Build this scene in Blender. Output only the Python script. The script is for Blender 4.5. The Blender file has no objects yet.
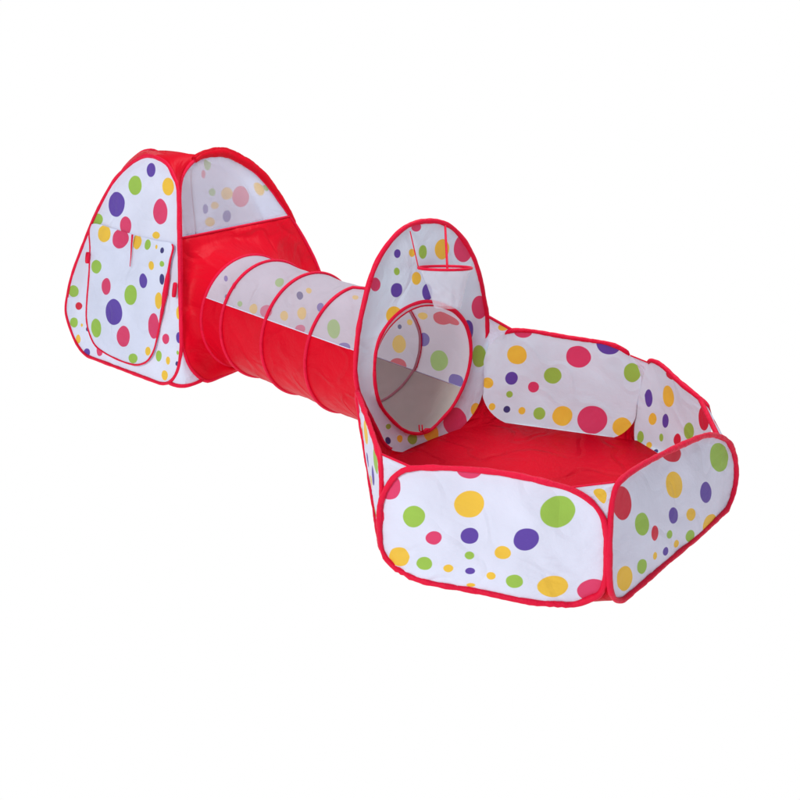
import bpy, math, random
from mathutils import Vector, noise
# measured outlines and printed-dot layout of every cloth panel, in metres on the panel itself
D = {"F":{"o":[[-0.0049,0.2257],[-0.0051,0.0904],[0.0106,0.0347],[0.0477,0.0001],[0.0979,-0.0267],[0.1741,-0.0341],[0.2556,-0.0299],[0.3262,-0.0247],[0.4143,-0.0259],[0.4915,-0.0239],[0.5675,-0.0115],[0.6185,0.0065],[0.6573,0.0329],[0.69,0.0607],[0.7054,0.1199],[0.7093,0.1848],[0.7077,0.2723],[0.691,0.319],[0.6564,0.3538],[0.6035,0.3773],[0.5436,0.3867],[0.498,0.3934],[0.4208,0.3997],[0.342,0.4013],[0.2616,0.398],[0.1795,0.3911],[0.1125,0.3807],[0.0683,0.3624],[0.0268,0.313]],
"p":[[-0.0542,2.399,0.0],[0.6163,2.1499,0.0],[-0.0543,2.3985,0.365],[0.5748,2.1632,0.404],0.7153,0.3857],
"d":[["p",0.294,0.4037,0.0452,0.0341,-2.8263],["p",0.025,0.298,0.0486,0.0407,1.029],["y",0.2987,0.2879,0.0505,0.0418,-2.4747],["g",0.1189,0.2128,0.043,0.0353,-2.3474],["p",0.1902,0.1512,0.0284,0.0222,-2.5084],["b",0.3026,0.1817,0.0315,0.0254,-2.4148],["b",0.4781,0.2035,0.0412,0.0337,-2.3529],["g",0.3032,0.1104,0.0166,0.0132,0.9462],["y",0.4074,0.1453,0.0277,0.0216,-2.504],["y",0.0667,0.0454,0.0453,0.0351,-2.3666],["g",0.1609,0.0474,0.03,0.0231,-2.4106],["y",0.2395,0.049,0.0172,0.0133,-2.341],["b",0.3056,0.0508,0.0162,0.0119,-2.5618],["y",0.3706,0.0486,0.017,0.0133,-2.2522],["g",0.4424,0.0487,0.0299,0.0231,-2.4033],["y",0.5534,0.0527,0.0476,0.0356,-2.522],["g",0.5685,0.3036,0.0543,0.0457,-2.379],["p",0.6666,0.0619,0.049,0.0358,-2.5849],["y",0.3057,-0.0057,0.0143,0.0072,-2.8129]]},
"R":{"o":[[-0.0045,0.217],[-0.0081,0.1011],[0.007,0.0491],[0.0456,0.0157],[0.1295,-0.0053],[0.2363,-0.0065],[0.3161,-0.0064],[0.4672,-0.0266],[0.5743,-0.0263],[0.6869,-0.0152],[0.7863,0.0204],[0.8425,0.0978],[0.8472,0.1992],[0.8017,0.2905],[0.7192,0.3443],[0.6233,0.3737],[0.495,0.3818],[0.325,0.3844],[0.1992,0.3822],[0.0956,0.3739],[0.0386,0.3573],[0.0093,0.305]],
"p":[[0.6163,2.1499,0.0],[1.1932,2.7692,0.0],[0.5748,2.1632,0.404],[1.1448,2.7833,0.302],0.8463,0.3563],
"d":[["r",0.3743,0.3755,0.0614,0.0307,2.8401],["g",0.7159,0.2584,0.0848,0.0544,2.5987],["y",0.3684,0.2686,0.0584,0.0405,2.5142],["b",0.5848,0.1671,0.0558,0.0365,2.4552],["b",0.3561,0.1686,0.0363,0.0244,2.4087],["y",0.4757,0.1252,0.0356,0.0216,2.4975],["r",0.0706,0.2997,0.0556,0.0427,2.2325],["g",0.1676,0.2076,0.0432,0.031,2.3047],["r",0.2399,0.1517,0.0286,0.02,2.0797],["g",0.335,0.1101,0.0224,0.0138,2.4645],["g",0.4807,0.0389,0.0356,0.0218,2.3836],["y",0.631,0.0165,0.0739,0.0369,2.5812],["y",0.3935,0.0485,0.0218,0.0127,2.4577],["b",0.3175,0.055,0.0227,0.0136,2.4294],["g",0.1733,0.0678,0.035,0.0212,2.4385],["y",0.0758,0.0711,0.0511,0.0329,2.3472],["y",0.2506,0.0697,0.016,0.0107,2.1439]]},
"RB":{"o":[[0.051,0.3333],[0.0991,0.3581],[0.1592,0.3615],[0.2411,0.3522],[0.3418,0.3508],[0.3904,0.3428],[0.4112,0.2972],[0.4103,0.212],[0.3991,0.1108],[0.3524,0.0069],[0.2473,-0.0454],[0.1484,-0.0565],[0.0797,-0.0567],[0.0385,-0.0531],[0.0081,-0.041],[-0.0155,0.0057],[-0.0188,0.0676],[-0.0078,0.1498],[0.0182,0.245]],
"p":[[0.9566,3.238,0.0],[1.1932,2.7692,0.0],[0.9282,3.2475,0.39],[1.1448,2.7833,0.302],0.5251,0.3487],
"d":[["b",0.0478,0.1939,0.0351,0.0177,1.4731],["y",0.159,0.253,0.0479,0.0296,1.2208],["y",0.0703,0.1219,0.0264,0.0179,-2.0438],["b",0.1401,0.1449,0.0302,0.0175,1.3456],["g",0.1194,0.0677,0.0172,0.0108,1.2773],["g",0.012,0.0272,0.0249,0.016,1.321],["y",0.0582,0.0119,0.018,0.0122,-2.311],["n",0.0997,0.0012,0.0139,0.0094,-2.2558],["g",0.2729,0.168,0.0407,0.0248,-2.0129],["r",0.3633,0.2731,0.0572,0.0308,1.2552],["r",0.2086,0.1003,0.0279,0.0177,1.1281],["r",0.1889,0.3538,0.0337,0.0169,-2.5986]]},
"B":{"o":[[0.1191,0.4096],[0.1943,0.4204],[0.2691,0.421],[0.339,0.4209],[0.4364,0.4239],[0.5007,0.4252],[0.5568,0.4143],[0.6012,0.3881],[0.63,0.3455],[0.6436,0.2816],[0.6308,0.1801],[0.6249,0.1103],[0.5987,0.0595],[0.5601,0.0206],[0.5127,0.0013],[0.4482,-0.0019],[0.3502,0.0015],[0.2425,-0.001],[0.1393,0.0019],[0.0728,0.0193],[0.0248,0.0567],[-0.0022,0.1075],[-0.0076,0.1607],[-0.005,0.2461],[0.0108,0.3113],[0.0356,0.3484],[0.071,0.383]],
"p":[[0.3514,3.4331,0.0],[0.9566,3.238,0.0],[0.3434,3.437,0.433],[0.9282,3.2475,0.39],0.6359,0.4121],
"d":[["p",0.1611,0.4106,0.0384,0.0242,-2.8743],["y",0.1363,0.3085,0.0442,0.0384,-2.3164],["p",0.3901,0.3418,0.0542,0.0464,-2.4289],["g",0.2863,0.2396,0.0383,0.0333,-2.3475],["b",0.1155,0.204,0.0285,0.0249,0.9441],["p",0.2072,0.1763,0.0256,0.0223,0.9866],["y",0.0159,0.1728,0.0253,0.022,-2.4563],["g",0.1082,0.1339,0.0151,0.0133,0.9324],["n",0.0991,0.0662,0.0153,0.0134,0.9786],["y",0.0374,0.0717,0.0158,0.0137,1.1276],["y",0.1623,0.0685,0.0162,0.0142,1.032],["g",0.2366,0.0681,0.0274,0.0241,0.9087],["y",0.3319,0.0716,0.0449,0.0393,0.9897],["p",0.4543,0.0746,0.0655,0.0573,0.9242],["b",0.5126,0.4274,0.0557,0.0475,-2.3474],["g",0.6073,0.3148,0.0446,0.0326,1.4124],["y",0.5748,0.0648,0.0436,0.0378,1.01]]},
"H":{"o":[[0.3679,0.8839],[0.3074,0.904],[0.2532,0.9037],[0.1999,0.8807],[0.1511,0.8397],[0.1122,0.7808],[0.0785,0.7031],[0.0476,0.6213],[0.0213,0.5171],[0.0079,0.4339],[0.0119,0.3516],[0.0373,0.2539],[0.0691,0.1528],[0.0945,0.0819],[0.1343,0.036],[0.1983,0.0054],[0.2875,-0.012],[0.3924,-0.0083],[0.4895,0.0075],[0.5591,0.0424],[0.5995,0.0768],[0.6219,0.1159],[0.6427,0.1915],[0.648,0.2859],[0.6408,0.4245],[0.6258,0.4867],[0.6059,0.5649],[0.5746,0.654],[0.5262,0.7417],[0.4694,0.8151],[0.4148,0.8598]],
"p":[[-0.1259,3.0204,0.0],[0.3514,3.4331,0.0],[-0.1643,3.0163,0.351],[0.3434,3.437,0.433],0.631,0.3931],
"d":[["p",0.3147,0.886,0.0229,0.0146,2.3816],["y",0.2901,0.8006,0.0166,0.0115,2.1781],["g",0.3381,0.7833,0.0274,0.0176,1.8409],["y",0.4248,0.7559,0.0431,0.0293,2.0145],["p",0.52,0.7212,0.0567,0.0382,2.0265],["b",0.2315,0.8239,0.0176,0.012,1.9652],["g",0.2245,0.7597,0.0157,0.0108,1.9459],["p",0.1325,0.7517,0.029,0.0202,1.9848],["y",0.3052,0.6971,0.0269,0.0187,2.011],["b",0.2185,0.6894,0.031,0.0218,2.034],["b",0.3485,0.6245,0.033,0.0219,1.8665],["y",0.1988,0.5948,0.0418,0.0298,2.0652],["p",0.6038,0.4688,0.0507,0.0348,2.0585],["b",0.5441,0.4032,0.0413,0.0286,2.0151],["g",0.6045,0.2776,0.0492,0.0347,2.095],["p",0.4719,0.0486,0.0733,0.0535,2.3815],["y",0.3416,0.0375,0.0464,0.0348,2.3253],["g",0.2424,0.0476,0.0276,0.021,2.2851],["y",0.1797,0.0705,0.0174,0.0132,1.9719],["n",0.1193,0.0862,0.0177,0.0136,2.0212],["g",0.1283,0.1486,0.0141,0.0107,2.1547],["y",0.588,0.0634,0.0344,0.0252,2.2686]]},
"Hhole":{"o":[[0.3159,0.6006],[0.2393,0.6058],[0.1719,0.5808],[0.1227,0.5311],[0.0972,0.4621],[0.0855,0.363],[0.0969,0.2645],[0.14,0.1791],[0.196,0.1074],[0.2587,0.0676],[0.3244,0.0567],[0.3851,0.0803],[0.4555,0.1198],[0.5137,0.183],[0.5467,0.2504],[0.5571,0.3235],[0.5409,0.4082],[0.4953,0.4832],[0.4371,0.5343],[0.3764,0.5757]],
"p":[[-0.1259,3.0204,0.0],[0.3514,3.4331,0.0],[-0.1643,3.0163,0.351],[0.3434,3.437,0.433],0.631,0.3931]},
"rim":[[0.1626,3.16,0.7495],0.0958],
"tie":[[0.2645,0.1091],[0.265,0.082],[0.2797,0.1036],[0.2801,0.0722],[0.2988,0.0745],[0.3199,0.0716]],
"rimL":[0.0686,3.2259,0.7306],
"rimR":[0.278,3.3906,0.6853],
"VB":[[-0.0542,2.399,0.0],[0.6163,2.1499,0.0],[1.1932,2.7692,0.0],[0.9566,3.238,0.0],[0.3514,3.4331,0.0],[-0.1259,3.0204,0.0]],
"VT":[[-0.0543,2.3985,0.365],[0.5748,2.1632,0.404],[1.1448,2.7833,0.302],[0.9282,3.2475,0.39],[0.3434,3.437,0.433],[-0.1643,3.0163,0.351]],
"TL":{"o":[[0.4989,1.0161],[0.4158,0.9944],[0.3348,0.9452],[0.2413,0.861],[0.1386,0.7062],[0.0504,0.528],[-0.0122,0.3781],[-0.0331,0.2832],[-0.0388,0.2003],[-0.0039,0.1355],[0.0668,0.0581],[0.1575,0.0119],[0.2752,-0.0064],[0.4354,-0.0156],[0.589,-0.0222],[0.6632,-0.023],[0.7196,-0.0112],[0.7982,0.0322],[0.8432,0.0996],[0.8484,0.1937],[0.8338,0.2826],[0.7981,0.4578],[0.7485,0.7183],[0.7136,0.8898],[0.6778,0.9425],[0.6141,0.9969]],
"p":[[-1.6909,4.2709,0.0],[-0.9829,3.7251,0.0],[-1.5261,4.4848,1.0],[-0.8181,3.9389,1.0],0.894,1.0358],
"d":[["b",0.2977,0.7718,0.0665,0.0574,-3.0738],["g",0.4197,0.8754,0.0481,0.0433,3.097],["b",0.5198,0.956,0.0318,0.0302,2.4482],["y",0.6482,0.8969,0.0398,0.0377,2.1635],["p",0.6167,0.7818,0.0569,0.047,1.7861],["g",0.1534,0.6814,0.0474,0.0285,-3.0071],["p",0.3868,0.6841,0.0446,0.0415,-3.0622],["y",0.6052,0.6734,0.0252,0.0162,-3.0002],["g",0.0141,0.3057,0.0454,0.0298,-2.9235],["r",0.0719,0.2426,0.0316,0.0188,-2.9188],["g",0.039,0.1526,0.0364,0.025,-2.879],["y",0.112,0.1546,0.0093,0.0087,-2.3208],["n",0.1624,0.145,0.0148,0.0123,-2.7853],["y",0.0844,0.0774,0.0229,0.0206,1.352],["b",0.1636,0.0271,0.0265,0.0198,-2.8139],["p",0.2659,0.0569,0.0253,0.0233,1.1001],["g",0.3457,0.0053,0.0237,0.0122,-2.8791],["b",0.6853,-0.0006,0.0218,0.0158,-2.7992],["y",0.7592,0.0544,0.0234,0.0208,1.4058],["g",0.7065,0.1333,0.026,0.0212,1.5945],["p",0.7449,0.2218,0.024,0.0225,-2.4681],["b",0.826,0.2465,0.0244,0.0183,1.6664],["y",0.7743,0.1273,0.0184,0.0139,1.6398],["g",0.8288,0.1786,0.01,0.0075,1.6538],["n",0.8317,0.1272,0.0102,0.0094,1.2496],["y",0.8061,0.3548,0.0298,0.0149,1.7218]]},
"TR":{"p":[[-0.9829,3.7251,0.0],[-0.4371,4.4331,0.0],[-1.1968,3.8899,1.0],[-0.6509,4.5979,1.0],0.894,1.0358],
"l":[[0.4831,1.0009],[0.4013,0.9889],[0.328,0.945],[0.2843,0.8843],[0.245,0.7692],[0.185,0.5762],[0.1267,0.4053],[0.0711,0.2336],[0.066,0.1596],[0.0755,0.1019],[0.1029,0.0524],[0.1414,0.0156],[0.1964,-0.0024],[0.2831,-0.0058],[0.3815,-0.002]],
"r":[[0.4831,1.0009],[0.5903,0.9894],[0.6877,0.9365],[0.7609,0.8782],[0.8226,0.7979],[0.9074,0.6508],[0.9537,0.5601],[1.0075,0.4183],[1.0315,0.3062]],
"win":[[0.2267,0.6818],[0.9074,0.6508]]},
"TB2":{"p":[[-0.4371,4.4331,0.0],[-1.1451,4.9789,0.0],[-0.6019,4.2192,1.0],[-1.3099,4.7651,1.0],0.894,1.0358],
"d":[["y",0.1216,0.7779,0.0536,0.0311,2.6557],["p",0.2579,0.7671,0.076,0.0453,2.5024],["y",0.3821,0.7716,0.0513,0.0293,2.6148],["g",0.4932,0.7633,0.032,0.0183,2.56],["b",0.4344,0.64,0.0436,0.0243,2.323],["y",0.5843,0.5853,0.046,0.0233,2.7201],["y",0.5049,0.6897,0.0353,0.0181,2.7366],["b",0.591,0.6572,0.0353,0.0176,2.2191],["g",0.4653,0.9162,0.0396,0.0219,2.2991],["p",0.5195,0.8568,0.0261,0.0131,2.1425],["g",0.0249,0.7758,0.0218,0.0133,2.5516]]},
"TB3":{"p":[[-1.1451,4.9789,0.0],[-1.6909,4.2709,0.0],[-0.9312,4.8141,1.0],[-1.4771,4.1061,1.0],0.894,1.0358],
"d":[["b",0.117,0.758,0.0161,0.0081,1.422],["p",0.1404,0.8496,0.0169,0.0085,1.3709],["b",0.1139,0.6675,0.0162,0.0081,1.3829]]},
"door":{"o":[[0.1304,0.6522],[0.1398,0.5324],[0.1492,0.4115],[0.1508,0.288],[0.1594,0.1997],[0.1892,0.1356],[0.2459,0.0826],[0.3294,0.0614],[0.4406,0.0524],[0.532,0.0542],[0.5902,0.0655],[0.6445,0.0951],[0.68,0.1462],[0.6976,0.2162],[0.713,0.3407],[0.7229,0.453],[0.7313,0.5725],[0.7359,0.6496],[0.6279,0.6509],[0.4838,0.652],[0.3026,0.6579]],
"d":[["y",0.2408,0.6251,0.0488,0.0401,-2.9942],["p",0.3678,0.6205,0.06,0.0465,-2.9916],["y",0.4916,0.6254,0.0343,0.029,1.7312],["g",0.5679,0.6248,0.0244,0.0213,1.7364],["n",0.6751,0.6149,0.013,0.0124,1.7529],["y",0.6321,0.6244,0.0099,0.0077,1.7344],["y",0.6178,0.5366,0.0204,0.019,1.6634],["g",0.6853,0.5558,0.0138,0.0134,-2.858],["n",0.6924,0.4859,0.0243,0.0152,1.72],["b",0.5684,0.4572,0.034,0.0273,1.6882],["g",0.2041,0.4611,0.0427,0.0326,-2.9414],["p",0.3036,0.3825,0.0399,0.0384,1.2366],["g",0.4932,0.3775,0.0463,0.0433,1.4842],["b",0.3791,0.2738,0.0645,0.0611,-2.4335],["y",0.6829,0.3875,0.0386,0.0224,1.7144],["p",0.6679,0.2671,0.058,0.0354,1.7002],["p",0.4621,0.1731,0.0503,0.0467,1.244],["g",0.2471,0.1679,0.0469,0.0426,1.3912],["g",0.5422,0.0857,0.0336,0.0236,-2.8418],["y",0.6443,0.1428,0.0211,0.0179,1.5518]],
"slit":[[0.4723,0.6549],[0.4729,0.604],[0.477,0.5534],[0.4769,0.5066]],
"tabs":[[0.1374,0.4929],[0.1448,0.4697]]},
"tun":{"E0":[-0.775,4.115,0.276],
"E1":[0.085,3.3,0.276],
"r":0.272,"near":[["b",0.1423,0.2525,0.0192,0.0096,2.4806],["p",0.2282,0.2316,0.0246,0.0123,2.4607],["n",0.217,0.1697,0.0142,0.0098,2.7831],["g",0.3163,0.1618,0.0167,0.0117,2.9051],["y",0.4091,0.1617,0.0294,0.0211,2.8452],["p",0.4963,0.1683,0.0398,0.0274,2.9772],["g",0.4489,0.3222,0.0411,0.0206,2.5259],["y",0.6059,0.1759,0.0267,0.019,2.7164],["n",0.6137,0.2877,0.0287,0.0143,2.5103],["y",0.6895,0.2129,0.0359,0.0217,2.515],["y",0.6294,0.3297,0.0237,0.0118,2.4994],["b",0.769,0.2619,0.0295,0.0162,2.526],["g",0.8973,0.1923,0.0455,0.0285,2.4126],["p",0.7248,0.1433,0.0301,0.0204,-3.1165],["b",0.9851,0.1339,0.0346,0.0196,-2.9755],["y",0.8698,0.3721,0.0189,0.0118,2.5916]],
"far":[["y",0.8103,-0.8101,0.043,0.0392,2.2349],["r",0.8316,-0.7134,0.0516,0.036,3.0461],["b",0.9629,0.8352,0.0373,0.0274,2.1979],["y",0.9908,0.6976,0.0378,0.0189,2.4566],["y",0.8875,0.7717,0.023,0.013,2.4615],["n",0.8122,0.8188,0.015,0.0102,2.3207],["g",1.0512,-0.7979,0.0481,0.0449,2.4403],["b",1.1572,-0.7402,0.0366,0.0296,3.0356],["r",1.1135,0.6738,0.0751,0.0375,2.5303]]},
"L":{"o":[[0.004,0.12],[0.004,0.25],[0.02,0.3291],[0.07,0.3551],[0.25,0.3631],[0.5055,0.3591],[0.5955,0.3391],[0.6175,0.2691],[0.5955,0.19],[0.5155,0.11],[0.3755,0.055],[0.2055,0.015],[0.1,0.006],[0.03,0.04]],
"p":[[-0.0542,2.399,0.0],[-0.1259,3.0204,0.0],[-0.0543,2.3985,0.365],[-0.1643,3.0163,0.351],0.6255,0.3591],
"d":[["p",0.3684,0.4037,0.0452,0.0341,5.9679],["p",0.6036,0.298,0.0486,0.0407,2.1126],["y",0.3643,0.2879,0.0505,0.0418,5.6163],["g",0.5215,0.2128,0.043,0.0353,5.489],["p",0.4592,0.1512,0.0284,0.0222,5.65],["b",0.3609,0.1817,0.0315,0.0254,5.5564],["b",0.2074,0.2035,0.0412,0.0337,5.4945],["g",0.3603,0.1104,0.0166,0.0132,2.1954],["y",0.2692,0.1453,0.0277,0.0216,5.6456],["y",0.5671,0.0454,0.0453,0.0351,5.5082],["g",0.4848,0.0474,0.03,0.0231,5.5522],["y",0.416,0.049,0.0172,0.0133,5.4826],["b",0.3583,0.0508,0.0162,0.0119,5.7034],["y",0.3014,0.0486,0.017,0.0133,5.3938],["g",0.2386,0.0487,0.0299,0.0231,5.5449],["y",0.1416,0.0527,0.0476,0.0356,5.6636],["g",0.1284,0.3036,0.0543,0.0457,5.5206],["p",0.0426,0.0619,0.049,0.0358,5.7265],["y",0.3582,-0.0057,0.0143,0.0072,5.9545]]},
"webs":[["F",[0.1024,0.3794],[-0.0009,0.2865],
"L",[0.07,0.3591],[0.004,0.2591],
"white",0.004],["F",[0.6035,0.3773],[0.7036,0.2871],
"R",[0.0499,0.3628],[-0.0027,0.2734],
"white",0.003],["R",[0.7192,0.3443],[0.8472,0.1992],
"RB",[0.3527,0.3531],[0.411,0.2803],
"white",0.009],["RB",[0.051,0.3333],[0.0182,0.245],
"B",[0.6012,0.3881],[0.6436,0.2816],
"white",0.003],["B",[0.1191,0.4075],[0.0067,0.3023],
"H",[0.6408,0.4245],[0.6452,0.2868],
"white",0.006],["B",[0.6435,0.286],[0.629,0.1752],
"RB",[0.018,0.2487],[-0.0106,0.1448],
"white",0],["B",[0.0087,0.3068],[-0.0045,0.1353],
"H",[0.6451,0.2908],[0.6248,0.1357],
"white",0],["F",[0.0979,-0.0267],[-0.0045,0.0708],
"L",[0.1,0.006],[0.004,0.11],
"red",0],["F",[0.6185,0.0065],[0.7091,0.1689],
"R",[0.0456,0.0157],[-0.009,0.1606],
"red",0],["B",[0.5127,0.0013],[0.6308,0.1801],
"RB",[0.0799,-0.0608],[-0.0078,0.1498],
"red",0],["B",[0.1372,0.0016],[-0.0049,0.1352],
"H",[0.4378,-0.0028],[0.6242,0.1358],
"red",0],["R",[0.5743,-0.0263],[0.8426,0.1001],
"RB",[0.3524,0.0069],[0.4103,0.212],
"red",0],["H",[0.1343,0.036],[0.0077,0.385],
"L",[0.3755,0.02],[0.6175,0.2691],
"red",0]],
"holec":[0.3153,0.3327],
"TRhole":[[0,0]],
"cords":[[[0.2831,0.8859],[0.3145,0.7329]],[[0.4319,0.8416],[0.4276,0.6964]]],
"tabR":[0.7895,0.4562]}

scene = bpy.context.scene
COL = scene.collection
PI = math.pi

# ------------------------------------------------------------------ materials
def new_mat(name):
    m = bpy.data.materials.new(name); m.use_nodes = True
    nt = m.node_tree; nt.nodes.clear()
    return m, nt
def node(nt, typ, **kw):
    n = nt.nodes.new(typ)
    for k, v in kw.items(): setattr(n, k, v)
    return n
PAL = {'w': (.73, .78, .95), 'y': (.86, .56, .06), 'p': (.72, .055, .16), 'g': (.33, .56, .085),
       'b': (.12, .065, .40), 'n': (.055, .05, .20), 'r': (.66, .02, .055)}
def tint(c, k, to=(.72, .70, .80)):
    return tuple(a * (1 - k) + b * k for a, b in zip(c, to))
def cloth_mat(name, base, dots=(), wash=0., alpha=1., rough=.55, transl=.18, bump=.6, sheen=.1, spec=.2, crease=3.5, wash_to=(.72, .70, .80), folds=5):
    """printed nylon: dots laid out in the panel's own metric UV"""
    m, nt = new_mat(name); L = nt.links.new
    uv = node(nt, 'ShaderNodeUVMap'); uv.uv_map = 'cloth'
    wob = node(nt, 'ShaderNodeTexNoise'); wob.inputs['Scale'].default_value = 14; wob.inputs['Detail'].default_value = 1
    L(uv.outputs[0], wob.inputs['Vector'])
    wsub = node(nt, 'ShaderNodeVectorMath', operation='SUBTRACT'); wsub.inputs[1].default_value = (.5, .5, .5); L(wob.outputs['Color'], wsub.inputs[0])
    wmul = node(nt, 'ShaderNodeVectorMath', operation='MULTIPLY'); wmul.inputs[1].default_value = (.007, .007, 0); L(wsub.outputs[0], wmul.inputs[0])
    wadd = node(nt, 'ShaderNodeVectorMath', operation='ADD'); L(uv.outputs[0], wadd.inputs[0]); L(wmul.outputs[0], wadd.inputs[1])
    # slight tone variation of the cloth
    ton = node(nt, 'ShaderNodeTexNoise'); ton.inputs['Scale'].default_value = 5; ton.inputs['Detail'].default_value = 3
    L(uv.outputs[0], ton.inputs['Vector'])
    tm = node(nt, 'ShaderNodeMapRange'); tm.inputs['From Min'].default_value = .3; tm.inputs['From Max'].default_value = .7
    tm.inputs['To Min'].default_value = .93; tm.inputs['To Max'].default_value = 1.03; L(ton.outputs['Fac'], tm.inputs['Value'])
    rgb = node(nt, 'ShaderNodeRGB'); rgb.outputs[0].default_value = (*base, 1); cur = rgb.outputs[0]
    for q in dots:
        c, x, y, ra, rb, th = q[:6]; wsh = q[6] if len(q) > 6 else wash
        mp = node(nt, 'ShaderNodeMapping', vector_type='TEXTURE'); L(wadd.outputs[0], mp.inputs['Vector'])
        mp.inputs['Location'].default_value = (x, y, 0); mp.inputs['Rotation'].default_value = (0, 0, th); mp.inputs['Scale'].default_value = (ra, rb, 1)
        ds = node(nt, 'ShaderNodeVectorMath', operation='LENGTH'); L(mp.outputs[0], ds.inputs[0])
        ma = node(nt, 'ShaderNodeMath', operation='MULTIPLY_ADD', use_clamp=True)
        k = math.sqrt(ra * rb) / .0022; ma.inputs[1].default_value = -k; ma.inputs[2].default_value = k + .5; L(ds.outputs['Value'], ma.inputs[0])
        mx = node(nt, 'ShaderNodeMix', data_type='RGBA'); L(ma.outputs[0], mx.inputs['Factor']); L(cur, mx.inputs['A'])
        mx.inputs['B'].default_value = (*tint(PAL[c], wsh, wash_to), 1); cur = mx.outputs['Result']
    vm = node(nt, 'ShaderNodeVectorMath', operation='SCALE'); L(cur, vm.inputs[0]); L(tm.outputs[0], vm.inputs['Scale'])
    cur = vm.outputs[0]
    # bump: soft folds and fine weave
    n1 = node(nt, 'ShaderNodeTexNoise'); n1.inputs['Scale'].default_value = folds; n1.inputs['Detail'].default_value = 5; n1.inputs['Distortion'].default_value = .35
    L(uv.outputs[0], n1.inputs['Vector'])
    n2 = node(nt, 'ShaderNodeTexNoise'); n2.inputs['Scale'].default_value = 420; L(uv.outputs[0], n2.inputs['Vector'])
    # creases: thin grooves along contour lines of a slow noise
    n3 = node(nt, 'ShaderNodeTexNoise'); n3.inputs['Scale'].default_value = folds * .7; n3.inputs['Detail'].default_value = 1.5; L(uv.outputs[0], n3.inputs['Vector'])
    c1 = node(nt, 'ShaderNodeMath', operation='SUBTRACT'); c1.inputs[1].default_value = .5; L(n3.outputs['Fac'], c1.inputs[0])
    c2 = node(nt, 'ShaderNodeMath', operation='ABSOLUTE'); L(c1.outputs[0], c2.inputs[0])
    c3 = node(nt, 'ShaderNodeMath', operation='MINIMUM'); c3.inputs[1].default_value = .035; L(c2.outputs[0], c3.inputs[0])
    c4 = node(nt, 'ShaderNodeMath', operation='MULTIPLY_ADD'); c4.inputs[1].default_value = crease; L(c3.outputs[0], c4.inputs[0]); L(n1.outputs['Fac'], c4.inputs[2])
    b1 = node(nt, 'ShaderNodeBump'); b1.inputs['Strength'].default_value = bump; b1.inputs['Distance'].default_value = .03; L(c4.outputs[0], b1.inputs['Height'])
    b2 = node(nt, 'ShaderNodeBump'); b2.inputs['Strength'].default_value = .12; b2.inputs['Distance'].default_value = .001
    L(n2.outputs['Fac'], b2.inputs['Height']); L(b1.outputs[0], b2.inputs['Normal'])
    pr = node(nt, 'ShaderNodeBsdfPrincipled'); L(cur, pr.inputs['Base Color']); pr.inputs['Roughness'].default_value = rough
    pr.inputs['Specular IOR Level'].default_value = spec; pr.inputs['Sheen Weight'].default_value = sheen * .3; L(b2.outputs[0], pr.inputs['Normal'])
    tr = node(nt, 'ShaderNodeBsdfTranslucent'); L(cur, tr.inputs['Color'])
    ms = node(nt, 'ShaderNodeMixShader'); ms.inputs[0].default_value = transl; L(pr.outputs[0], ms.inputs[1]); L(tr.outputs[0], ms.inputs[2])
    out = node(nt, 'ShaderNodeOutputMaterial'); last = ms.outputs[0]
    if alpha < 1:
        tp = node(nt, 'ShaderNodeBsdfTransparent'); m2 = node(nt, 'ShaderNodeMixShader'); m2.inputs[0].default_value = alpha
        L(tp.outputs[0], m2.inputs[1]); L(last, m2.inputs[2]); last = m2.outputs[0]
    L(last, out.inputs['Surface'])
    return m
WHITE = PAL['w']; ANTI_BOUNCE_WHITE = (.69, .82, .96); RED = (.66, .004, .014)  # inner pit panels: same cloth, tinted bluer to offset red bounce light
M_white = cloth_mat('white_nylon', WHITE)
M_red = cloth_mat('red_nylon', (.72, .002, .018), transl=.1, bump=.9, rough=.45, folds=5, sheen=0, spec=.10)
M_mat = cloth_mat('red_floor_cloth', (.60, .002, .017), transl=.0, bump=1.0, rough=.5, folds=5, crease=5, sheen=0, spec=.06)
M_tape = cloth_mat('red_binding_tape', (.76, .008, .05), transl=0, bump=.3, rough=.5, folds=30, sheen=0, spec=.12)
M_showthrough = cloth_mat('pink_ring_showthrough', (.74, .30, .38), transl=.1, rough=.6, folds=20)
M_mesh = cloth_mat('white_mosquito_mesh', (.76, .77, .84), alpha=.43, transl=.3, bump=.1)
M_net = cloth_mat('fine_white_net', (.80, .86, .97), alpha=.4, transl=.35, bump=.6, folds=9)
M_lining = cloth_mat('taupe_coated_lining', (.74, .79, .72), transl=.3, bump=.3)

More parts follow.
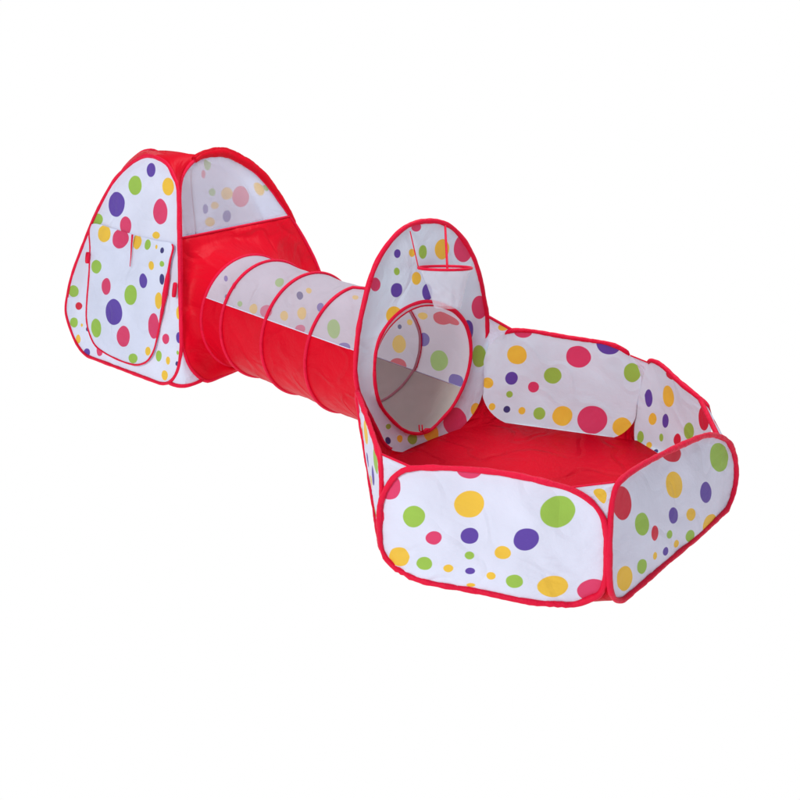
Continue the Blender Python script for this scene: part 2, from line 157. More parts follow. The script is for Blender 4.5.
# ------------------------------------------------------------------ geometry helpers
def patch_fn(p, off=0.):
    A, B, Cc, Dd = (Vector(q) for q in p[:4]); W, H = p[4], p[5]
    def f(u, v):
        a, b = u / W, v / H
        return A * ((1 - a) * (1 - b)) + B * (a * (1 - b)) + Cc * ((1 - a) * b) + Dd * (a * b)
    nrm = (B - A).cross((Cc + Dd) / 2 - (A + B) / 2).normalized()
    return f, nrm
def resample(pts, n, closed=True):
    P = [Vector((p[0], p[1], p[2] if len(p) > 2 else 0)) for p in pts]; m = len(P); dense = []
    segs = m if closed else m - 1
    for i in range(segs):
        g = (lambda k: P[k % m]) if closed else (lambda k: P[min(max(k, 0), m - 1)])
        a, b, c, d = g(i - 1), g(i), g(i + 1), g(i + 2)
        for k in range(12):
            t = k / 12
            dense.append(.5 * ((2 * b) + (c - a) * t + (2 * a - 5 * b + 4 * c - d) * t * t + (3 * b - a - 3 * c + d) * t ** 3))
    dense.append(P[0] if closed else P[-1])
    L = [0]
    for i in range(1, len(dense)): L.append(L[-1] + (dense[i] - dense[i - 1]).length)
    out = []; j = 0; cnt = n if closed else n - 1
    for k in range(n):
        s = L[-1] * k / cnt
        while j < len(L) - 2 and L[j + 1] < s: j += 1
        d = L[j + 1] - L[j]; t = (s - L[j]) / d if d > 1e-9 else 0
        out.append(dense[j].lerp(dense[j + 1], min(t, 1)))
    return out
def link_mesh(name, verts, faces, uvs, mat, parent, smooth=True):
    me = bpy.data.meshes.new(name); me.from_pydata([tuple(v) for v in verts], [], faces)
    if uvs:
        lay = me.uv_layers.new(name='cloth')
        for lp in me.loops: lay.data[lp.index].uv = uvs[lp.vertex_index][:2]
    me.materials.append(mat)
    for p in me.polygons: p.use_smooth = smooth
    me.update()
    o = bpy.data.objects.new(name, me); COL.objects.link(o)
    if parent: o.parent = parent; 
    return o
def wr(u, v, seed, sc=(6, 6)):
    q = Vector((u * sc[0] + seed * 7.3, v * sc[1] + seed * 3.1, seed))
    return noise.noise(q) + .45 * noise.noise(q * 2.3)
def cloth(name, f, nrm, outline, mat, parent, pull=None, billow=.01, wrinkle=.004, hole=None, ctr=None, n=128, rings=16, seed=1, off=0., sc=(6, 6), zmin=.004, pucker=.0035):
    O = resample(outline, n)
    c = Vector((sum(p.x for p in O) / n, sum(p.y for p in O) / n, 0)) if ctr is None else Vector((*ctr, 0))
    verts, uvs, faces = [], [], []
    if hole is None: inner = [c] * n
    else:
        Hh = resample(hole, n * 4); inner = []
        for p in O:
            a = math.atan2(p.y - c.y, p.x - c.x)
            inner.append(min(Hh, key=lambda h: abs(math.remainder(math.atan2(h.y - c.y, h.x - c.x) - a, 2 * PI))))
    def pos(u, v, rho, i=0):
        k = (1 - rho ** 2) if hole is None else 4 * rho * (1 - rho)
        e = min(1, (1 - rho) * 5) if hole is None else min(1, 6 * rho * (1 - rho))
        p = f(u, v) + nrm * (off + billow * k + wrinkle * e * wr(u, v, seed, sc))
        pk = math.exp(-((1 - rho) / .12) ** 2) * (1 - rho ** 8)
        p = p + nrm * (pucker * 3 * pk * (noise.noise(Vector((i * 70 / n, seed, 0))) + .5 * noise.noise(Vector((i * 160 / n, seed, 3)))))
        if pull is not None: p = p + pull(inner[i]) * max(0, 1 - rho * 1.6) ** 2.2
        p.z = max(p.z, zmin); return p
    r0 = 0
    if hole is None:
        verts.append(pos(c.x, c.y, 0)); uvs.append((c.x, c.y)); r0 = 1
    for r in range(r0, rings + 1):
        rho = r / rings
        for i in range(n):
            q = inner[i].lerp(O[i], rho); verts.append(pos(q.x, q.y, rho, i)); uvs.append((q.x, q.y))
    b = 1 if hole is None else 0
    if hole is None:
        for i in range(n): faces.append((0, 1 + i, 1 + (i + 1) % n))
    for r in range(rings - r0):
        for i in range(n):
            j = (i + 1) % n
            faces.append((b + r * n + i, b + (r + 1) * n + i, b + (r + 1) * n + j, b + r * n + j))
    return link_mesh(name, verts, faces, uvs, mat, parent)
def tube(name, pts, r, mat, parent, closed=False, seg=10, flat=1., zmin=None, taper=None, jit=0.):
    n = len(pts); pts = [Vector(p) for p in pts]
    if zmin is not None:
        for p in pts: p.z = max(p.z, zmin)
    verts, faces, uvs = [], [], []; prev = None; L = 0
    for i, p in enumerate(pts):
        a = pts[(i - 1) % n] if closed or i > 0 else p; b = pts[(i + 1) % n] if closed or i < n - 1 else p
        t = (b - a).normalized()
        if prev is None: nn = t.orthogonal().normalized()
        else: nn = (prev - t * prev.dot(t)).normalized()
        prev = nn; bb = t.cross(nn)
        rad = r * (taper(i / (n - 1)) if taper else 1) * (1 + jit * (noise.noise(p * 22) + .6 * noise.noise(p * 70)))
        if i: L += (p - pts[i - 1]).length
        for k in range(seg):
            an = 2 * PI * k / seg
            verts.append(p + (nn * math.cos(an) + bb * math.sin(an)) * rad); uvs.append((L, k / seg * r * 6))
    m = n if closed else n - 1
    for i in range(m):
        j = (i + 1) % n
        if closed and j == 0:   # match the twist at the join
            best = min(range(seg), key=lambda s: (verts[i * seg] - verts[s]).length)
        else: best = 0
        for k in range(seg):
            k2 = (k + 1) % seg; o1 = (k + best) % seg if j == 0 else k; o2 = (k2 + best) % seg if j == 0 else k2
            faces.append((i * seg + k, i * seg + k2, j * seg + o2, j * seg + o1))
    if not closed:
        faces.append(tuple(range(seg))[::-1]); faces.append(tuple((n - 1) * seg + k for k in range(seg)))
    return link_mesh(name, verts, faces, uvs, mat, parent)
def ruled(name, ca, cb, mat, parent, cross=6, bulge=0., bdir=None, seed=3, wrinkle=.0, zmin=.004):
    n = len(ca); verts, uvs, faces = [], [], []
    for i in range(n):
        for k in range(cross + 1):
            t = k / cross; p = ca[i].lerp(cb[i], t)
            if bdir is not None: p = p + bdir(i / (n - 1)) * (bulge * 4 * t * (1 - t))
            p = p + Vector((1, 1, 1)) * wrinkle * 4 * t * (1 - t) * wr(p.x + p.z, p.y - p.z, seed, (12, 12))
            p.z = max(p.z, zmin); verts.append(p); uvs.append((t * .2, i / n * .5))
    for i in range(n - 1):
        for k in range(cross):
            a = i * (cross + 1) + k; faces.append((a, a + 1, a + cross + 2, a + cross + 1))
    return link_mesh(name, verts, faces, uvs, mat, parent)
def thing(name, label, cat):
    o = bpy.data.objects.new(name, None); COL.objects.link(o); o.empty_display_size = .2
    o['label'] = label; o['category'] = cat
    return o
def section(outline, a, b, n=14, N=240):
    """part of a closed outline from the point nearest a to the point nearest b, the shorter way"""
    O = resample(outline, N)
    near = lambda q: min(range(N), key=lambda i: (O[i].x - q[0]) ** 2 + (O[i].y - q[1]) ** 2)
    i, j = near(a), near(b); d = (j - i) % N
    if d > N / 2: idx = [(i - k) % N for k in range(N - d + 1)]
    else: idx = [(i + k) % N for k in range(d + 1)]
    pts = [O[k] for k in idx]
    if len(pts) < 2: pts = [O[i], O[i]]
    out = []
    for k in range(n):
        t = k / (n - 1) * (len(pts) - 1); m = min(int(t), len(pts) - 2); out.append(pts[m].lerp(pts[m + 1], t - m))
    return out

# ------------------------------------------------------------------ the setting: seamless studio floor, glow added to keep it white and shadowless
def make_floor():
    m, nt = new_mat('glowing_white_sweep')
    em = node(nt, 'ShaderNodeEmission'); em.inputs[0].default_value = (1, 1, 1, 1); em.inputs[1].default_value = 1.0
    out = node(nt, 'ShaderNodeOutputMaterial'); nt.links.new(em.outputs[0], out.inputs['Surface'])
    prof = [(0, 0), (6, 0), (20, 0), (60, 0)] + [(60 + 8 * math.sin(a), 8 - 8 * math.cos(a)) for a in (PI / 16 * k for k in range(1, 9))] + [(68, 14)]
    n = 96; verts, faces = [(0, 0, 0)], []
    for r, z in prof[1:]:
        for i in range(n): verts.append((r * math.cos(2 * PI * i / n), 3 + r * math.sin(2 * PI * i / n), z))
    for i in range(n): faces.append((0, 1 + i, 1 + (i + 1) % n))
    for k in range(len(prof) - 2):
        for i in range(n):
            j = (i + 1) % n; faces.append((1 + k * n + i, 1 + (k + 1) * n + i, 1 + (k + 1) * n + j, 1 + k * n + j))
    verts[0] = (0, 3, 0)
    o = link_mesh('studio_floor', verts, faces, None, m, None); o['kind'] = 'structure'
make_floor()

# ------------------------------------------------------------------ ball pit
pit = thing('ball_pit', 'open hexagonal ball pit of white polka dot panels with red floor and tall hoop panel', 'ball pit')
CTR = sum((Vector(v) for v in D['VB']), Vector()) / 6
FN = {}
def bowed(f, nrm, o, H, k):
    # the foot of the panel bows outward over the ground where its loop sags
    P = resample(o, 300)
    low = {}
    for p in P:
        b = round(p.x / .02); low[b] = min(low.get(b, 9), p.y)
    def m_at(u):
        s = 0
        for d_ in range(-3, 4): s += max(0, .004 - low.get(round(u / .02) + d_, 1))
        return s / 7
    def g(u, v):
        w = 1 - min(1, max(0, v / H)); m = m_at(u)
        return f(u, v + m * w) + nrm * (k * m * w)
    return g
HV = []
def bind_path(f, nrm, o, k, n=170):
    HV.clear()
    # the tape is sewn to the outer face: from inside the pit only its top run shows
    P = resample(o, n); c = sum(P, Vector()) / n; top = max(p.y for p in P); out = []
    for p in P:
        if k in ('B', 'RB'): h = min(1, max(0, (top * .94 - p.y) / .03))
        elif k == 'H': h = min(1, max(0, (.36 - p.y) / .06)) if p.x > c.x else min(1, max(0, (.05 - p.y) / .03))
        else: h = 0
        q = p.lerp(c, .05 * h); out.append(f(q.x, q.y) + nrm * (.016 * h + (.005 if k in 'FR' else 0))); HV.append(h)
    return out
PLAB = {'F': 'front dotted panel', 'R': 'right front dotted panel', 'RB': 'right rear dotted panel', 'B': 'rear dotted panel', 'L': 'narrow left dotted panel seen edge on'}
for s, (k, bil) in enumerate((('F', .022), ('R', .02), ('RB', .02), ('B', .02), ('L', .004))):
    d = D[k]; f, nrm = patch_fn(d['p'])
    if (f(d['p'][4] / 2, .1) - CTR).dot(nrm) < 0: nrm = -nrm
    if k == 'F': f = bowed(f, nrm, d['o'], d['p'][5], 1.5)
    FN[k] = (f, nrm, d['o'])
    mt = cloth_mat('dotted_nylon_' + PLAB[k].replace(' ', '_'), ANTI_BOUNCE_WHITE if k in ('B', 'RB') else WHITE, d['d'])
    o = cloth('side_panel', f, nrm, d['o'], mt, pit, billow=bil, wrinkle=.006, seed=s + 1, sc=(7, 5))
    o['label'] = PLAB[k]
    tube('binding', bind_path(f, nrm, d['o'], k), .0092, M_tape, o, closed=True, zmin=.009, jit=.25, taper=lambda t: 1 - .95 * HV[round(t * (len(HV) - 1))] ** .5)
d = D['H']; f, nrm = patch_fn(d['p'])
if (f(.2, .2) - CTR).dot(nrm) < 0: nrm = -nrm
FN['H'] = (f, nrm, d['o']); HOLE = D['Hhole']['o']
hoop = cloth('hoop_panel', f, nrm, d['o'], cloth_mat('dotted_nylon_tall', ANTI_BOUNCE_WHITE, d['d']), pit, billow=.006, wrinkle=.006, hole=HOLE, ctr=D['holec'], n=160, rings=18, seed=9)
hoop['label'] = 'tall oval dotted panel with crawl hole'
tube('binding', bind_path(f, nrm, d['o'], 'H', 220), .0095, M_tape, hoop, closed=True, zmin=.009, jit=.2, taper=lambda t: 1 - .95 * HV[round(t * (len(HV) - 1))] ** .5)
tube('hole_binding', [f(p.x, p.y) for p in resample(HOLE, 120)], .0068, M_tape, hoop, closed=True, zmin=.009, jit=.2)
# webbing between neighbouring loops
WEBDOT = {'FR': ['y', .115, .17, .045, .10, 0], 'BH': ['y', .06, .05, .035, .06, 0], 'RRB': ['r', .1, .2, .03, .05, 0]}
fl, _, ol_ = FN['L']; Wl = D['L']['p'][4]
sk = [fl(p.x, p.y) for p in section(ol_, (Wl - .008, .27), (.03, .04), n=24)]
g6, g1 = Vector(D['VB'][5]), Vector(D['VB'][0])
gr = [g6.lerp(g1, t / 23).lerp(CTR, .15) for t in range(24)]
ruled('lower_skirt', sk, gr, M_mat, pit, wrinkle=.003)
for (k1, a1, b1, k2, a2, b2, mt, tb) in D['webs']:
    f1, _, o1 = FN[k1]; f2, _, o2 = FN[k2]
    ca = [f1(p.x, p.y) for p in section(o1, a1, b1)]; cb = [f2(p.x, p.y) for p in section(o2, a2, b2)]
    wm = M_mat if mt == 'red' else M_white if (k1 + k2) not in WEBDOT else cloth_mat('web_cloth_' + k1, WHITE, [WEBDOT[k1 + k2]])
    w = ruled('corner_web', ca, cb, wm, pit, wrinkle=.003)
    w['label'] = 'white cloth triangle closing a corner' if mt == 'white' else 'red cloth closing a bottom corner'
    if tb: tube('edge_tape', [ca[0].lerp(cb[0], t / 8) for t in range(9)], tb, M_tape, w)
# floor cloth
vb = [Vector(v) for v in D['VB']]; ol = []
for i in range(6):
    a, b = vb[i], vb[(i + 1) % 6]
    for t in range(8):
        q = a.lerp(b, t / 8); e = abs(t / 8 - .5) * 2; near = i if t < 4 else (i + 1) % 6; ol.append(q.lerp(CTR, (.10 * e ** 4 + .01) if near in (0, 1, 2) else (-.09 * math.sin(PI * t / 8) ** .5 if i == 4 else -.004)))
FC = CTR.copy()
verts, faces, uvs = [Vector((FC.x, FC.y, .008))], [], [(FC.x, FC.y)]
N = len(ol); RR = 20
for r in range(1, RR + 1):
    for i in range(N):
        p = FC.lerp(ol[i], r / RR * .995); p.z = .011 + .006 * wr(p.x, p.y, 5, (5, 5)) * (1 - (r / RR) ** 4) ; p.z = max(p.z, .003)
        verts.append(p); uvs.append((p.x, p.y))
for i in range(N): faces.append((0, 1 + i, 1 + (i + 1) % N))
for r in range(RR - 1):
    for i in range(N):
        j = (i + 1) % N; faces.append((1 + r * N + i, 1 + (r + 1) * N + i, 1 + (r + 1) * N + j, 1 + r * N + j))
link_mesh('floor_cloth', verts, faces, uvs, M_mat, pit)
# basketball hoop on the tall panel
inw = -FN['H'][1]
rc, rad = Vector(D['rim'][0]), D['rim'][1]
ax1 = Vector((1, 0, 0)); ax2 = Vector((.05, -1, .205)).normalized()
fw = Vector((0, 0, 0))
rim = [rc + ax1 * rad * math.cos(a) + ax2 * rad * .92 * math.sin(a) for a in (2 * PI * k / 64 for k in range(64))]
tube('hoop_rim', rim, .0052, M_tape, hoop, closed=True)
verts, faces, uvs = [], [], []
for j in range(13):
    t = j / 12; q = 1 - .50 * t ** .75
    cc = rc + Vector((0, 0, -1)) * (.15 * t) - fw + ax1 * (.012 * t)
    for i in range(64):
        a = 2 * PI * i / 64; k = 1 + .05 * math.sin(9 * a + 2 * t) * t
        verts.append(cc + (ax1 * math.cos(a) * q + ax2 * .92 * math.sin(a) * q) * rad * k); uvs.append((a * rad, t * .16))
for j in range(12):
    for i in range(64):
        i2 = (i + 1) % 64; faces.append((j * 64 + i, j * 64 + i2, (j + 1) * 64 + i2, (j + 1) * 64 + i))
link_mesh('hoop_net', verts, faces, uvs, M_net, hoop)
hf = FN['H'][0]
a = hf(*D['cords'][0][0]) + inw * .006; tube('cord', [a.lerp(rim[32], t / 6) for t in range(7)], .0022, M_tape, hoop, seg=6)
a = hf(*D['cords'][1][0]) + inw * .006
front = rim[16]
tube('cord', [a.lerp(front, t / 6) for t in range(7)], .0045, M_tape, hoop, seg=6)

tg = [f_ + inw * .012 for f_ in (hf(*q) for q in D['tie'])]
tube('hole_tie', [tg[0], tg[1], tg[1].lerp(tg[3], .5), tg[3], tg[2]], .0028, M_tape, hoop, seg=6)
tube('hole_tie', [tg[3], tg[4], tg[5]], .0065, M_tape, hoop, seg=8, taper=lambda t: .5 + .7 * math.sin(PI * t))

# ------------------------------------------------------------------ tunnel
tn = thing('play_tunnel', 'round crawl tunnel with red lower half, sheer dotted top and red rings', 'play tunnel')
T = D['tun']; E0, E1, R0 = Vector(T['E0']), Vector(T['E1']), T['r']
ax = (E1 - E0).normalized(); LL = (E1 - E0).length
side = ax.cross(Vector((0, 0, 1))).normalized(); up = side.cross(ax)
def plane_hit(p0, n, a, r=None):
    q = E0 + (side * math.cos(a) + up * math.sin(a)) * (r or R0)
    return (p0 - q).dot(n) / ax.dot(n)
TRf, TRn = patch_fn(D['TR']['p'])
s0 = lambda a: max(.085, plane_hit(TRf(.4, .3), TRn, a))
s_face = lambda a: plane_hit(TRf(.4, .3), TRn, a)
# rows at the ball pit end follow the crawl hole
hp = [FN['H'][0](p.x, p.y) for p in resample(HOLE, 360)]
def hole_pt(a):
    def ang(p): q = p - E0; return math.atan2(q.dot(up), q.dot(side))
    return min(hp, key=lambda p: abs(math.remainder(ang(p) - a, 2 * PI)))
RINGS = [.235, .52, .80, 1.13]
ring_s = lambda s, a: s + (.145 * max(0, -math.cos(a)) ** .7 if s == .80 else 0)
def tun_pt(s, a, inset=0.):
    # s in 0..1 along the tunnel: from tent wall to the crawl hole
    sa = s0(a); h = hole_pt(a); sh = (h - E0).dot(ax)
    ss = sa + (sh - sa) * s
    ks = [sa] + RINGS + [sh]; sag = 0
    for i in range(len(ks) - 1):
        if ks[i] <= ss <= ks[i + 1] and ks[i + 1] - ks[i] > .03:
            sag = math.sin(PI * (ss - ks[i]) / (ks[i + 1] - ks[i])) * min(1, (ks[i + 1] - ks[i]) / .2)
    low = max(0, -math.sin(a))
    r = R0 - .010 * sag * (1 - .6 * low) + .0045 * sag * wr(ss, a * .27 + ss * .7, 4, (5, 16)) - inset
    p = E0 + ax * ss + (side * math.cos(a) + up * math.sin(a)) * r
    k = max(0, (ss - RINGS[-1]) / max(.02, sh - RINGS[-1])) if ss > RINGS[-1] else 0
    k = min(1, k) ** .8
    p = p.lerp(h - (h - (E0 + ax * sh)).normalized() * inset, k)
    p.z = max(p.z, .006 + inset)
    return p, ss
def tun_sheet(name, a0, a1, mat, inset=0., na=44, ns=110):
    verts, uvs, faces = [], [], []
    for j in range(ns + 1):
        for i in range(na + 1):
            a = a0 + (a1 - a0) * i / na; p, ss = tun_pt(j / ns, a, inset); verts.append(p); uvs.append((ss, a * R0))
    for j in range(ns):
        for i in range(na):
            q = j * (na + 1) + i; faces.append((q, q + 1, q + na + 2, q + na + 1))
    return link_mesh(name, verts, faces, uvs, mat, tn)
SA, SB = .50, 3.64
td = [q + [.35] for q in T['near']] + [q[:2] + [q[2] + (2 * PI * R0 if q[2] < 0 else 0)] + q[3:] + [.08] for q in T['far']]  # near dots washed paler for sheerness, far dots coloured vivid as if backlit
M_top = cloth_mat('sheer_dotted_tunnel_cloth', (.67, .61, .71), td, wash=.40, alpha=.94, transl=.35, wash_to=(.66, .60, .72))
o = tun_sheet('sheer_top', SA, SB, M_top); o['label'] = 'sheer white dotted upper half'
o = tun_sheet('lower_cover', SB, SA + 2 * PI, M_red); o['label'] = 'red lower half'
o = tun_sheet('lining', SB + .01, SA + 2 * PI - .01, M_lining, inset=.004); o['label'] = 'taupe coated inner face of the lower half'
for a in (SA, SB): tube('seam', [tun_pt(j / 60, a)[0] for j in range(61)], .0022, M_white, tn, seg=6)
def ring_pts(s, inset):
    out = []
    for k in range(96):
        a = 2 * PI * k / 96; sa = s0(a); sh = (hole_pt(a) - E0).dot(ax)
        out.append(tun_pt(max(0, ((sh - .05 if s > 1 else ring_s(s, a)) - sa) / (sh - sa)), a, inset)[0])
    return out
for s in RINGS:
    rg = tube('ring', ring_pts(s, -.003), .0075, M_tape, tn, closed=True, seg=10, zmin=.008)
    if s < 1: tube('ring_showthrough', ring_pts(s, .007), .0055, M_showthrough, rg, closed=True, seg=8, zmin=.012)  # added inner tube, imitates the outer ring showing through the cloth
tube('ring', [tun_pt(0, 2 * PI * k / 96)[0] + TRn * 0 for k in range(96)], .008, M_tape, tn, closed=True, zmin=.008)

# ------------------------------------------------------------------ tent
tent = thing('play_tent', 'tall pop up play tent with dotted door side, red side and red peaked roof', 'tent')
W, H = D['TL']['p'][4], D['TL']['p'][5]
base = [Vector(D['TL']['p'][0]), Vector(D['TL']['p'][1]), Vector(D['TR']['p'][1]), Vector(D['TB2']['p'][1])]
TC = sum(base, Vector()) / 4
tpl = [(.447, 1.005), (.40, .995), (.328, .945), (.284, .884), (.245, .77), (.185, .576), (.127, .405), (.071, .234), (.062, .16), (.0755, .10), (.103, .052), (.141, .018), (.196, .008), (.32, .006)]
tpl = tpl + [(.447, .006)] + [(.894 - u, v) for u, v in tpl[:0:-1]]
rl_ = D['TR']['l']; rr2 = D['TR']['r']
tro = [rl_[0]] + rl_[1:] + [(.55, .006), (.80, .006), (.90, .02), (.97, .07), (1.01, .13), (1.03, .22)] + rr2[:0:-1]
wide = [(.447, .975), (.37, .965), (.30, .92), (.245, .86), (.212, .77), (.155, .576), (.105, .405), (.06, .234), (.05, .16), (.06, .10), (.09, .05), (.141, .018), (.196, .008), (.32, .006)] + tpl[len(tpl) // 2:]
FO = {'TL': D['TL']['o'], 'TR': tro, 'TB2': [(u, v - max(0, v - .8) * .25) for u, v in wide], 'TB3': [(u, v - max(0, v - .8) * .06) for u, v in tpl]}
TF = {}
for k in FO:
    f, n = patch_fn(D[k]['p'])
    if (f(.4, .3) - TC).dot(n) < 0: n = -n
    TF[k] = (f, n, [(p[0], max(p[1], .006)) for p in FO[k]])
def tub(o, outline, f, r=.0085):
    tube('binding', [f(p.x, p.y) for p in resample(outline, 150)], r, M_tape, o, closed=True, zmin=.009, jit=.2)
f, n, ol = TF['TL']
door_side = cloth('door_side', f, n, ol, cloth_mat('dotted_nylon_door_side', WHITE, D['TL']['d']), tent, billow=.012, wrinkle=.006, seed=12)
door_side['label'] = 'dotted tent side with the door flap'; tub(door_side, ol, f)
for k in ('TB2', 'TB3'):
    f, n, ol = TF[k]
    o = cloth('rear_side', f, n, ol, cloth_mat('dotted_nylon_rear_' + k, WHITE, [[q[0], max(q[1], .285)] + q[2:] for q in D[k]['d'] if q[1] > .2 or k == 'TB3']), tent, billow=.0, wrinkle=.004, seed=14)
    tube('binding', [f(p.x, p.y) + n * .012 for p in resample(ol, 150)], .006, M_white if k == 'TB2' else M_tape, o, closed=True, zmin=.009)
    o['label'] = 'dotted rear side seen through the mesh window'
# side facing the ball pit: red below, mesh window above
f, n, ol = TF['TR']
w0, w1 = D['TR']['win']
line = lambda u: w0[1] + (w1[1] - w0[1]) * (u - w0[0]) / (w1[0] - w0[0])
dense = resample(ol, 240)
lo = [p for p in dense if p.y <= line(p.x)]; hi = [p for p in dense if p.y > line(p.x)]
def order(ps, below):
    # rotate so that the list starts right after the cut
    st = [i for i in range(len(dense)) if ((dense[i].y <= line(dense[i].x)) == below) and ((dense[i - 1].y <= line(dense[i - 1].x)) != below)][0]
    out = []
    for i in range(len(dense)):
        p = dense[(st + i) % len(dense)]
        if (p.y <= line(p.x)) == below: out.append(p)
        else: break
    return out
lo, hi = order(lo, True), order(hi, False)
def close_line(ps):
    a, b = ps[-1], ps[0]; return [(p.x, p.y) for p in ps[::3]] + [(a.x + (b.x - a.x) * t / 14, a.y + (b.y - a.y) * t / 14) for t in range(0, 15)]
def uv_on(f, p):
    A = f(0, 0); e1 = f(1, 0) - A; e2 = f(0, 1) - A; q = p - A
    a, b, c = e1.dot(e1), e1.dot(e2), e2.dot(e2); d1, d2 = q.dot(e1), q.dot(e2); det = a * c - b * b
    return ((d1 * c - d2 * b) / det, (d2 * a - d1 * b) / det)
th = [uv_on(f, E0 + ax * s_face(a) + (side * math.cos(a) + up * math.sin(a)) * R0) for a in (2 * PI * k / 80 for k in range(80))]
def pull(q):
    p = f(q.x, q.y) - E0; a = math.atan2(p.dot(up), p.dot(side)); return ax * (s0(a) - s_face(a))
th = [(u, max(v, .008)) for u, v in th]
hc = (sum(u for u, v in th) / 80, sum(v for u, v in th) / 80)
red_side = cloth('red_side', f, n, close_line(lo), M_red, tent, billow=.014, wrinkle=.012, hole=th, ctr=hc, pull=pull, seed=21, n=160, rings=20, sc=(5, 8))
red_side['label'] = 'red side with the tunnel opening'; tub(red_side, ol, f)
win = cloth('mesh_window', f, n, close_line(hi), M_mesh, tent, billow=.008, wrinkle=.003, seed=22)
a, b = lo[-1], lo[0]
tube('window_seam', [f(a.x + (b.x - a.x) * t / 20, a.y + (b.y - a.y) * t / 20) + n * .004 for t in range(21)], .005, M_tape, win)
# corner gussets and cap
order4 = ['TL', 'TR', 'TB2', 'TB3']
def half(k, right):
    f, n, ol = TF[k]; P = resample(ol, 400); top = max(range(400), key=lambda i: P[i].y); bot = min(range(400), key=lambda i: (round(P[i].y, 3), abs(P[i].x - (.62 if k == 'TL' else .45))))
    seqs = []
    for st in (1, -1):
        i = top; s = [P[i]]
        while True:
            i = (i + st) % 400; s.append(P[i])
            if P[i].y < .03: break
        seqs.append(s)
    seqs.sort(key=lambda s: sum(p.x for p in s) / len(s)); s = seqs[1 if right else 0]
    s = resample([(p.x, p.y) for p in s[::4]] + [(s[-1].x, s[-1].y)], 60, closed=False)
    return s, f
tops = []
M_lin = (cloth_mat('dotted_roof_lining', WHITE, [['y', .085, .305, .042, .03, 0], ['g', .03, .32, .02, .015, 0]]), M_white)
for i in range(4):
    ka, kb = order4[i], order4[(i + 1) % 4]
    sa, fa = half(ka, True); sb, fb = half(kb, False)
    ca = [fa(p.x, p.y) for p in sa]; cb = [fb(p.x, p.y) for p in sb]
    # pair by height
    def by_h(c, m=48):
        zmax = min(ca[0].z, cb[0].z); out = []
        L = [0]
        for q in range(1, len(c)): L.append(L[-1] + (c[q] - c[q - 1]).length)
        for q in range(m):
            s = L[-1] * q / (m - 1); j = 0
            while j < len(L) - 2 and L[j + 1] < s: j += 1
            out.append(c[j].lerp(c[j + 1], (s - L[j]) / max(1e-9, L[j + 1] - L[j])))
        return out
    A, Bc = by_h(ca), by_h(cb)
    corner = base[(i + 1) % 4]; outd = (corner - TC); outd.z = 0; outd.normalize()
    def bd(t, outd=outd):
        k = max(0, 1 - t * 2.2)
        return outd * (.25 + .75 * k) * (.35 if t > .5 else 1) + Vector((0, 0, 1.0)) * k
    cut = 22 if i == 1 else 36
    up_ = ruled('roof_corner', A[:cut + 1], Bc[:cut + 1], M_lin[0] if i == 1 else M_red, tent, cross=10, bulge=(.014, .0, .012, .012)[i], bdir=bd, wrinkle=.002)
    up_['label'] = 'red roof corner panel' if i != 1 else 'white dotted corner panel'
    if i == 2: ruled('roof_lining', [q - outd * .02 for q in A[:cut + 1]], [q - outd * .02 for q in Bc[:cut + 1]], M_white, tent, cross=10, bulge=0, bdir=bd)
    if i == 0:
        lw = ruled('corner_web', A[cut:], Bc[cut:], M_white, tent, cross=10, bulge=.055, bdir=lambda t, o_=outd: o_ * t ** 2, wrinkle=.004)
        lw['label'] = 'white cloth at the foot of the near corner'
        tube('hem', [A[-1].lerp(Bc[-1], t / 14) + outd * .055 * 4 * t / 14 * (1 - t / 14) for t in range(15)], .009, M_tape, lw, zmin=.008, jit=.2)
    else:
        ruled('corner_web', A[cut:], Bc[cut:], M_red if i == 1 else M_white, tent, cross=8, bulge=.01, bdir=bd, wrinkle=.003)
    tops.append((A[0], Bc[0]))
# padded red edge over the right slope of the window arch
fT, nT, oT = TF['TR']; P = resample(oT, 400)
seg_ = [p for p in P if p.y > .60 and p.x > .40]; seg_.sort(key=lambda p: math.atan2(p.y - .5, p.x - .45), reverse=True)
up_dir = lambda p: (fT(p.x + (p.x - .47), p.y + (p.y - .55)) - fT(p.x, p.y)).normalized()
re_ = tube('roof_edge', [fT(p.x, p.y) + up_dir(p) * .016 * math.sin(PI * (k + 1) / (len(seg_) + 1)) ** .5 for k, p in enumerate(seg_)], .024, M_red, tent, seg=14, taper=lambda t: .3 + .7 * math.sin(PI * min(1, t * .9 + .1)) ** .6, jit=.15)
re_['label'] = 'padded red edge above the mesh window'
# cap patch between the four arch tops: ruled grid with bulged edges
ptsT = [TF[k][0](*(lambda q: (q.x, q.y))(max(resample(TF[k][2], 400), key=lambda p: p.y))) for k in order4]
def edge(i, t):
    a, b = ptsT[i], ptsT[(i + 1) % 4]; corner = base[(i + 1) % 4]; outd = (corner - TC); outd.z = 0; outd.normalize()
    return a.lerp(b, t) + (outd + Vector((0, 0, 1))) * ((.014, .0, .012, .012)[i] * 4 * t * (1 - t))
G = 14; verts, uvs, faces = [], [], []
for j in range(G + 1):
    for i in range(G + 1):
        u, v = i / G, j / G
        c0, c1, c2, c3 = edge(0, u), edge(2, 1 - u), edge(3, 1 - v), edge(1, v)
        P00, P10, P11, P01 = ptsT
        p = c0 * (1 - v) + c1 * v + c2 * (1 - u) + c3 * u - (P00 * (1 - u) * (1 - v) + P10 * u * (1 - v) + P01 * (1 - u) * v + P11 * u * v)
        b_ = 16 * u * (1 - u) * v * (1 - v)
        p.z += -.03 * b_ + .012 * b_ * wr(u, v, 6, (4, 4)); verts.append(p); uvs.append((u * .5, v * .5))
for j in range(G):
    for i in range(G):
        q = j * (G + 1) + i; faces.append((q, q + 1, q + G + 2, q + G + 1))
link_mesh('roof_cap', verts, faces, uvs, M_red, tent)
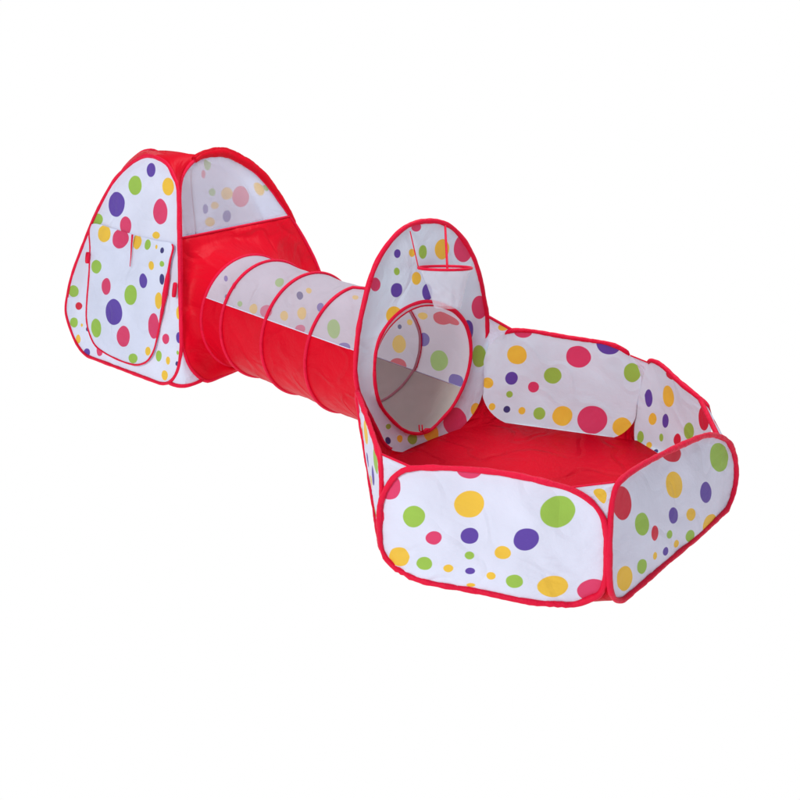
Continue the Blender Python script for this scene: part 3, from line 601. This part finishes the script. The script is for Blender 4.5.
# door flap
f, n, ol = TF['TL']; dd = D['door']
flap = cloth('door_flap', f, n, dd['o'], cloth_mat('dotted_nylon_flap', WHITE, dd['d']), door_side, billow=.012, wrinkle=.006, seed=31, off=.016)
fo = resample(dd['o'], 200)
iTL = min(range(200), key=lambda i: (fo[i].x - dd['o'][0][0]) ** 2 + (fo[i].y - dd['o'][0][1]) ** 2)
iTR = min(range(200), key=lambda i: (fo[i].x - dd['o'][17][0]) ** 2 + (fo[i].y - dd['o'][17][1]) ** 2)
rng = range(iTL, iTR + 1) if iTR > iTL else list(range(iTL, 200)) + list(range(0, iTR + 1))
pp = [f(fo[i].x, fo[i].y) + n * .017 for i in rng]
tube('flap_binding', pp, .0055, M_tape, door_side, jit=.2, taper=lambda t: .8 + 1.5 * math.exp(-((t - .86) / .06) ** 2))
tube('door_tie', [f(*p) + n * .034 for p in dd['slit']], .004, M_tape, door_side, taper=lambda t: 1.2 - .8 * t)
def tab(uv, w, h):
    c = f(*uv) + n * .024; ex = (f(uv[0] + 1, uv[1]) - f(*uv)).normalized(); ey = (f(uv[0], uv[1] + 1) - f(*uv)).normalized()
    verts, faces, K = [], [], 12
    for s in (-1, 1):
        for k in range(K):
            a = 2 * PI * k / K; x = math.copysign(abs(math.cos(a)) ** .6, math.cos(a)); y = math.copysign(abs(math.sin(a)) ** .6, math.sin(a))
            verts.append(c + ex * x * w + ey * y * h + n * s * .006)
    faces = [tuple(range(K))[::-1], tuple(range(K, 2 * K))] + [(k, (k + 1) % K, K + (k + 1) % K, K + k) for k in range(K)]
    link_mesh('tie_tab', verts, faces, [(v.x, v.z) for v in verts], M_tape, door_side)
tab(dd['tabs'][0], .012, .028); tab(D['tabR'], .009, .034)

# ------------------------------------------------------------------ light
w = bpy.data.worlds.new('World'); scene.world = w; w.use_nodes = True
w.node_tree.nodes['Background'].inputs[0].default_value = (.93, .95, 1, 1); w.node_tree.nodes['Background'].inputs[1].default_value = .28
def area(name, loc, aim, size, power, col=(1, 1, 1)):
    l = bpy.data.lights.new(name, 'AREA'); l.shape = 'RECTANGLE'; l.size = size; l.size_y = size; l.energy = power; l.color = col
    o = bpy.data.objects.new(name, l); COL.objects.link(o); o.location = loc
    o.rotation_euler = (Vector(aim) - Vector(loc)).to_track_quat('-Z', 'Y').to_euler()
area('softbox_key', (-3.2, -1.2, 3.6), (0, 3, .3), 1.6, 212, (1, .985, .96))
area('added_top_fill', (1.0, 4.6, 4.5), (0, 3.2, .2), 2.5, 165, (.96, .98, 1))  # unseen fill lamp, added to brighten the insides

# ------------------------------------------------------------------ camera
cam = bpy.data.cameras.new('camera'); co = bpy.data.objects.new('camera', cam); COL.objects.link(co)
co.location = (0, 0, 1.656); co.rotation_euler = (PI / 2 - .425, 0, 0)
cam.sensor_width = 36; cam.lens = 36 * 900 / 800; cam.clip_end = 500; cam.clip_start = .05
scene.camera = co
scene.view_settings.view_transform = 'Standard'; scene.view_settings.look = 'None'; scene.view_settings.exposure = 0
scene.cycles.transparent_max_bounces = 16; scene.cycles.max_bounces = 8
